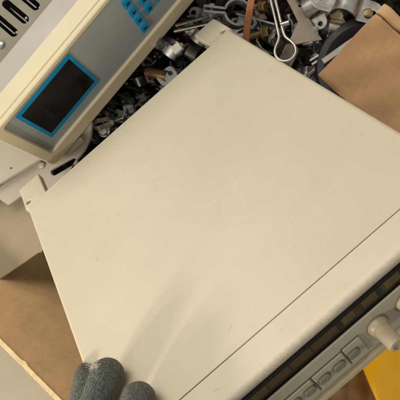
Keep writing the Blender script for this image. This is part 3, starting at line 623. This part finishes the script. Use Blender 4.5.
# --- loose scrap filling the pile, in layers
protos = [
    ('bolt', bolt_mesh(.020, .0026), 'bolt', (M_steel, M_blackm, M_zinc)), ('nut', nut_mesh(.0058), 'nut', (M_steel, M_zinc, M_blackm)),
    ('washer', washer_mesh(.0075), 'washer', (M_gal, M_steel, M_blackm)), ('saddle_clamp', saddle_mesh(.008, .011, .011), 'pipe clamp', (M_gal, M_blackm, M_steel)),
    ('ring_clamp', ring_clamp_mesh(.011, .010, .002, .012), 'pipe clamp', (M_steel, M_gal, M_blackm)), ('angle_bracket', bracket_mesh(), 'bracket', (M_steel, M_gal, M_blackm)),
    ('channel', channel_mesh(.034, .013, .009), 'steel channel', (M_steel, M_blackm, M_blackm)), ('spring_clip', clip_mesh(), 'spring clip', (M_zinc, M_steel, M_blackm)),
    ('rod', rod_mesh(.036, .002), 'steel rod', (M_steel, M_blackm, M_blackm)), ('holed_tab', tab_mesh(), 'metal tab', (M_gal, M_blackm, M_steel)), ('wire_piece', bentwire_mesh(), 'wire', (M_steel, M_blackm, M_blackm))]
fin = {M_steel.name: 'dull grey', M_blackm.name: 'blackened', M_zinc.name: 'bright zinc', M_gal.name: 'galvanised grey'}
phrase = {'bolt': 'hex bolt', 'nut': 'hex nut', 'washer': 'flat washer', 'saddle_clamp': 'saddle clamp', 'ring_clamp': 'ring clamp with two ears', 'angle_bracket': 'angle bracket', 'channel': 'channel offcut', 'spring_clip': 'spring clip', 'rod': 'steel rod', 'holed_tab': 'tab with one hole', 'wire_piece': 'bent wire'}
meshcache = {}
def variant(k, m):
    key = (k, m.name)
    if key not in meshcache:
        me = protos[k][1].copy(); me.materials.clear(); me.materials.append(m); meshcache[key] = me
    return meshcache[key]
rs = random.Random(23)
loose = []
def scatter(n, zone, zlo, zhi, region, bright=False):
    cnt = 0
    for _ in range(n*6):
        px, py = rs.uniform(zone[0], zone[2]), rs.uniform(zone[1], zone[3])
        if not region(px, py): continue
        k = rs.randrange(len(protos)); nm, me, cat, mats = protos[k]
        m = rs.choice((M_zinc, M_gal, M_gal, M_steel, M_blackm)) if bright else mats[rs.choice((0, 0, 1, 1, 2))]; z = rs.uniform(zlo, zhi)
        o = obj(nm, variant(k, m), None); o.matrix_world = MT(Pz(px, py, z), rs.uniform(0, 6.28), rs.gauss(0, .5), rs.gauss(0, .5) + (math.pi/2 if nm == 'rod' else 0)) @ Matrix.Scale(rs.uniform(.8, 1.2), 4)
        where = 'in the dark gap between the two instruments' if px < 205 else 'in the pile behind the beige lid'
        lab = '%s %s lying %s' % (fin[m.name], phrase[nm], where)
        tag(o, lab, cat, lab.replace(' lying', 's').replace(phrase[nm]+'s', phrase[nm]) ); o['group'] = 'loose %s %ss %s' % (fin[m.name], cat, where)
        loose.append(o); cnt += 1
        if cnt >= n: break
gap = lambda x, y: (y > 119-1.266*(x-100)-10) and (y < 206-.873*(x-28)+14) and x > 84
top = lambda x, y: x >= 205 and y < 28+.56*(x-232)+14 and y > -22 and x < 372 and not (x > 318 and y > 75-1.07*(x-318)+8)
scatter(130, (84, -15, 215, 142), .122, .168, gap)
scatter(80, (205, -20, 372, 90), .152, .188, top, True)
# heap below: coarse dark bits nobody could count, one sheet of lumps
b = MB(); hp = np.random.RandomState(3)
nx_, ny_ = 70, 70
def inbox(a, c_): return MBX @ Vector((X0+.004+(X1-X0-.008)*a, .075+(L2-.085)*c_, 0))
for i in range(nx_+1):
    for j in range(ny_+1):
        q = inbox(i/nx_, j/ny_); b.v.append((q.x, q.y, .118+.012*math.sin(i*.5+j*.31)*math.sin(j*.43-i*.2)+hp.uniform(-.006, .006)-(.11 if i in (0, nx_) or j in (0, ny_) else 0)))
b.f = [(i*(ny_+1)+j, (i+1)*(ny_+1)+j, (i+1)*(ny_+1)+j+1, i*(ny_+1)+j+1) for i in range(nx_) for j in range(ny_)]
for _ in range(1500):
    q = inbox(hp.uniform(.02, .98), hp.uniform(.02, .98)); s = hp.uniform(.006, .017)
    mt = MT((q.x, q.y, hp.uniform(.122, .150)), hp.uniform(0, 6), hp.normal(0, .6), hp.normal(0, .6))
    t = hp.randint(3)
    if t == 0: b.box(-s, s, -s*.35, s*.35, -.0007, .0007, mt)
    elif t == 1: b.lathe([(s*.22, -s), (s*.22, s)], 8, mt @ Matrix.Rotation(math.pi/2, 4, 'X'))
    else: b.strip(arc(0, 0, s*.7, 0, 200, 7), s*.6, .0012, mt)
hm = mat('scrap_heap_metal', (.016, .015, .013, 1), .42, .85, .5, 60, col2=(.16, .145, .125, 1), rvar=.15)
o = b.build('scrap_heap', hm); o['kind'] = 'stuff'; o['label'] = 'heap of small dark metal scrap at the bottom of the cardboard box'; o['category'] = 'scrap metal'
# leave out loose pieces the camera cannot see at all
bpy.context.view_layer.update(); dg = bpy.context.evaluated_depsgraph_get()
cl = Vector((0, 0, HC)); gone = []
inv = M.inverted()
for o in loose:
    vis = 0; vs = o.data.vertices; st = max(1, len(vs)//60)
    for i in range(0, len(vs), st):
        w = o.matrix_world @ vs[i].co; c_ = inv @ w; x, y = c_.x/-c_.z*F, c_.y/-c_.z*F
        if abs(x) > 199 or abs(y) > 199: continue
        hit, loc, nn, ii, ob, mm_ = SC.ray_cast(dg, cl, (w-cl).normalized())
        if hit and ob.name == o.name: vis += 1
    if vis < 3: gone.append(o)
for o in gone: bpy.data.objects.remove(o)
print('loose kept', len(loose)-len(gone), 'dropped', len(gone))
# ------------------------------------------------------------------ the gloved hand
def glove():
    def Ph(px, py, h):
        r = ray(px, py); o_ = AO-NH*h; return W(r*((o_@NH)/(r@NH)))
    fingers = {
        'index': ([(86.5,375,-.0035), (82.5,402,-.008), (76,442,-.021), (54,500,-.035), (38,556,-.045)], [.0078, .0083, .0088, .0094, .0105]),
        'middle': ([(107,375.5,.0098), (97.5,400,.0106), (93.5,421,.0085), (90,446,-.008), (85,505,-.030), (78,566,-.045)], [.0103, .0095, .0102, .0102, .0106, .0112]),
        'ring': ([(138.5,399.5,.0094), (131,426,.0105), (125,466,.0108), (122,497,.006), (119,530,-.014), (116,580,-.036)], [.0097, .0094, .0097, .0098, .0100, .0108]),
        'little': ([(163,447,.0082), (153,490,.0090), (147,520,.007), (142,555,-.016), (146,600,-.036)], [.0080, .0084, .0086, .0090, .0100])}
    chains = []
    for nm, (pts, rad) in fingers.items(): chains.append(([Ph(*q) for q in pts], rad))
    wr = Lw(-.135, .345, -.085)
    for i, (pts, rad) in enumerate(list(chains)): chains.append(([pts[-1], pts[-1].lerp(wr, .5), wr+(pts[-1]-wr)*.08], [rad[-1], .0150, .0200]))
    cr = [c[0][-1] for c in chains[:4]]
    chains.append((cr, [.0105, .012, .012, .010]))
    chains.append(([wr+(cr[0]-wr)*.25, Lw(-.075, .315, -.078), Lw(-.040, .295, -.069), Lw(-.005, .278, -.0615), Lw(.016, .268, -.0598)], [.018, .015, .0125, .0112, .0096]))
    el = wr+(wr-(cr[1]+cr[2])*.5)*3.0; chains.append(([wr, wr.lerp(el, .3), wr.lerp(el, .6), el], [.024, .027, .031, .036]))
    m = MB()
    def dense(pts, rad, k=7):
        P, Q = [], []
        n = len(pts)
        for i in range(n-1):
            a, b_, c_, d = pts[max(i-1, 0)], pts[i], pts[i+1], pts[min(i+2, n-1)]
            for j in range(k):
                t = j/k; P.append(.5*((2*b_)+(c_-a)*t+(2*a-5*b_+4*c_-d)*t*t+(3*b_-a-3*c_+d)*t**3)); Q.append(rad[i]+(rad[i+1]-rad[i])*t)
        return P+[pts[-1]], Q+[rad[-1]]
    dch = []
    for pts, rad in chains:
        P, Q = dense(pts, rad); dch.append((P, Q))
        t0 = (P[0]-P[1]).normalized(); t1 = (P[-1]-P[-2]).normalized()
        caps0 = [(P[0]+t0*Q[0]*math.sin(a), Q[0]*math.cos(a)) for a in (1.45, 1.2, .95, .7, .45, .22)]; caps1 = [(P[-1]+t1*Q[-1]*math.sin(a), Q[-1]*math.cos(a)) for a in (.22, .45, .7, .95, 1.2, 1.45)]
        al = caps0+list(zip(P, Q))+caps1
        m.tube([q for q, _ in al], [r_ for _, r_ in al], 28)
    me = m.mesh('g'); o = bpy.data.objects.new('g', me); C.objects.link(o)
    rm = o.modifiers.new('r', 'REMESH'); rm.mode = 'VOXEL'; rm.voxel_size = .0009
    sm = o.modifiers.new('s', 'SMOOTH'); sm.factor = .5; sm.iterations = 5
    me2 = bpy.data.meshes.new_from_object(o.evaluated_get(bpy.context.evaluated_depsgraph_get())); bpy.data.objects.remove(o)
    me2.name = 'work_glove'
    nv = len(me2.vertices); co = np.empty(nv*3); me2.vertices.foreach_get('co', co); co = co.reshape(-1, 3)
    nr = np.empty(nv*3); me2.vertices.foreach_get('normal', nr); nr = nr.reshape(-1, 3)
    best = np.full(nv, 9.); ku = np.zeros(nv); kv = np.zeros(nv); tipd = np.zeros(nv); side = np.zeros(nv)
    lidn = np.array(WD(-NH)); lw = np.array(Lw(0, 0, 0)); camd = np.array(WD((0,0,-1)))
    for ci, (P, Q) in enumerate(dch):
        s = 0
        for i in range(len(P)-1):
            a, b_ = np.array(P[i]), np.array(P[i+1]); ab = b_-a; l2 = ab@ab
            t = np.clip(((co-a)@ab)/l2, -1.5 if i == 0 else 0, 1); q_ = a+t[:, None]*ab; dv = co-q_; dd = np.linalg.norm(dv, axis=1)-(Q[i]+(Q[i+1]-Q[i])*np.clip(t, 0, 1))
            ok = dd < best
            ax = ab/np.linalg.norm(ab); e1 = -(camd-ax*(camd@ax)); e1 /= np.linalg.norm(e1); e2 = np.cross(ax, e1)
            th = np.arctan2(dv@e2, -(dv@e1))
            best[ok] = dd[ok]; ku[ok] = (th*Q[min(4, i)])[ok]; kv[ok] = (s+t*math.sqrt(l2))[ok]; tipd[ok] = (s+t*math.sqrt(l2))[ok]+(.1 if ci > 3 else 0); side[ok] = th[ok]
            s += math.sqrt(l2)
    hgt = (co-lw)@lidn
    for nm, arr in (('ku', ku), ('kv', kv), ('tipd', tipd), ('side', side), ('hgt', hgt)):
        at = me2.attributes.new(nm, 'FLOAT', 'POINT'); at.data.foreach_set('value', arr.astype(np.float32))
    mg = bpy.data.materials.new('grey_knit'); mg.use_nodes = True; N, L, p = nodes_of(mg)
    def at(n_): a = N.new('ShaderNodeAttribute'); a.attribute_name = n_; return a.outputs['Fac']
    def mth(op, a, b_=None, c_=None):
        k = N.new('ShaderNodeMath'); k.operation = op
        for i, v in enumerate((a, b_, c_)):
            if v is None: continue
            if isinstance(v, (int, float)): k.inputs[i].default_value = v
            else: L.new(v, k.inputs[i])
        return k.outputs[0]
    tc = N.new('ShaderNodeTexCoord')
    nz = N.new('ShaderNodeTexNoise'); nz.inputs['Scale'].default_value = 260; L.new(tc.outputs['Object'], nz.inputs['Vector'])
    wob = mth('MULTIPLY_ADD', nz.outputs['Fac'], .7, -.35)
    uu = mth('ADD', mth('DIVIDE', at('ku'), .0022), mth('MULTIPLY', wob, .7)); vv = mth('ADD', mth('DIVIDE', at('kv'), .0018), wob)
    fu = mth('ABSOLUTE', mth('SUBTRACT', mth('FRACT', uu), .5))                       # 0 centre .. .5 edge of a wale
    ph = mth('ADD', vv, mth('MULTIPLY', fu, 1.7))
    st = mth('POWER', mth('MULTIPLY_ADD', mth('COSINE', mth('MULTIPLY', ph, 6.2832)), .5, .5), .7)
    leg = mth('SINE', mth('MULTIPLY', fu, 6.2832))                                      # legs of the V bulge
    knit = mth('MULTIPLY', mth('MULTIPLY_ADD', leg, .75, .25), mth('MULTIPLY_ADD', st, .8, .2))
    fz_ = N.new('ShaderNodeTexNoise'); fz_.inputs['Scale'].default_value = 1900; fz_.inputs['Detail'].default_value = 3; L.new(tc.outputs['Object'], fz_.inputs['Vector'])
    knit2 = mth('ADD', knit, mth('MULTIPLY', fz_.outputs['Fac'], .35))
    # darker and smoother on one side of each finger and at the tips
    ang = mth('ADD', at('side'), mth('MULTIPLY', wob, .5))
    c1 = N.new('ShaderNodeMapRange'); c1.inputs['From Min'].default_value = .35; c1.inputs['From Max'].default_value = .75; L.new(mth('MULTIPLY', ang, SIDE_SIGN), c1.inputs['Value'])
    c2 = N.new('ShaderNodeMapRange'); c2.inputs['From Min'].default_value = .003; c2.inputs['From Max'].default_value = -.005; L.new(mth('ADD', at('tipd'), mth('MULTIPLY', wob, .004)), c2.inputs['Value'])
    coat = mth('MAXIMUM', c1.outputs[0], c2.outputs[0])
    hh = mth('ADD', mth('MULTIPLY', knit2, mth('MULTIPLY_ADD', coat, -.82, 1)), 0)
    bp = N.new('ShaderNodeBump'); bp.inputs['Distance'].default_value = .0016; bp.inputs['Strength'].default_value = 1; L.new(hh, bp.inputs['Height']); L.new(bp.outputs[0], p.inputs['Normal'])
    cr_ = N.new('ShaderNodeValToRGB'); cr_.color_ramp.elements[0].color = lin(54, 58, 49); cr_.color_ramp.elements[1].color = lin(140, 146, 128); cr_.color_ramp.elements[0].position = .3; cr_.color_ramp.elements[1].position = .75
    big = N.new('ShaderNodeTexNoise'); big.inputs['Scale'].default_value = 700; big.inputs['Detail'].default_value = 4; L.new(tc.outputs['Object'], big.inputs['Vector']); L.new(big.outputs['Fac'], cr_.inputs[0])
    mx = N.new('ShaderNodeMix'); mx.data_type = 'RGBA'; L.new(coat, mx.inputs['Factor']); L.new(cr_.outputs[0], mx.inputs[6]); mx.inputs[7].default_value = lin(72, 64, 51)
    L.new(mx.outputs[2], p.inputs['Base Color']); p.inputs['Roughness'].default_value = .85; p.inputs['Sheen Weight'].default_value = .25
    me2.materials.clear(); finish(me2, 3.1)
    o = obj('work_glove', me2, mg); tag(o, 'grey knitted work glove gripping the front left corner of the beige instrument', 'glove')
    # frayed white threads between the two leading fingertips
    b = MB(); r_ = random.Random(8); fsurf = []
    cand = [i for i in range(nv)]
    toCam = -np.array(WD((0,0,1)))
    cc = np.array([list(q) for q in co]); rel = cc-np.array([0,0,HC]); cxv = rel@np.array(cx); cyv = rel@np.array(cy); czv = -(rel@np.array(cz))
    ipx = 200+F*cxv/czv; ipy = 200-F*cyv/czv
    sel = np.where((((ipx-93)/7.)**2 + ((ipy-365)/4.6)**2 < 1) & ((nr@toCam) > .05) & (czv < .40))[0]
    for i in r_.sample(list(sel), min(520, len(sel))) if len(sel) else []:
        q = Vector(co[i]); nn = Vector(nr[i]); d = Vector((r_.gauss(0,1), r_.gauss(0,1), r_.gauss(0,1))).normalized(); tt = (d-nn*d.dot(nn)).normalized()
        l_ = r_.uniform(.0010, .0024); b.tube([q-nn*.0002, q+nn*.0004+tt*l_*.3, q+nn*.0006+tt*l_*.7+d*.0003, q+nn*.0002+tt*l_], .00010, 5)
    ls = list(sel)
    for _ in range(110):
        if len(ls) < 2: break
        q, q2 = Vector(co[r_.choice(ls)]), Vector(co[r_.choice(ls)]); n2 = Vector(nr[r_.choice(ls)]); ln_ = (q2-q).length
        if ln_ > .010: continue
        md = (q+q2)/2+n2*ln_*.3; b.tube([q, q.lerp(md, .6)+n2*.0003, md, q2.lerp(md, .6)+n2*.0003, q2], .0001, 5)
    b.build('frayed_threads', M_fray, o)
    # loose fuzz standing off the knit
    b = MB(); sel = np.where((ipy < 420) & ((nr@toCam) > -.25) & (czv < .42))[0]
    for i in r_.sample(list(sel), min(1500, len(sel))):
        q = Vector(co[i]); nn = Vector(nr[i]); d = Vector((r_.gauss(0,1), r_.gauss(0,1), r_.gauss(0,1))).normalized()
        l_ = r_.uniform(.0006, .0017); v = (nn*.7+d*.8).normalized(); b.tube([q-nn*.0001, q+v*l_*.6, q+(v+d*.5)*l_*.8], .00004, 3)
    b.build('yarn_fuzz', mg2(), o)
def mg2(): return mat('yarn_fibre', lin(140, 142, 130), .9, 0, .2, 300)
SIDE_SIGN = 1
glove()
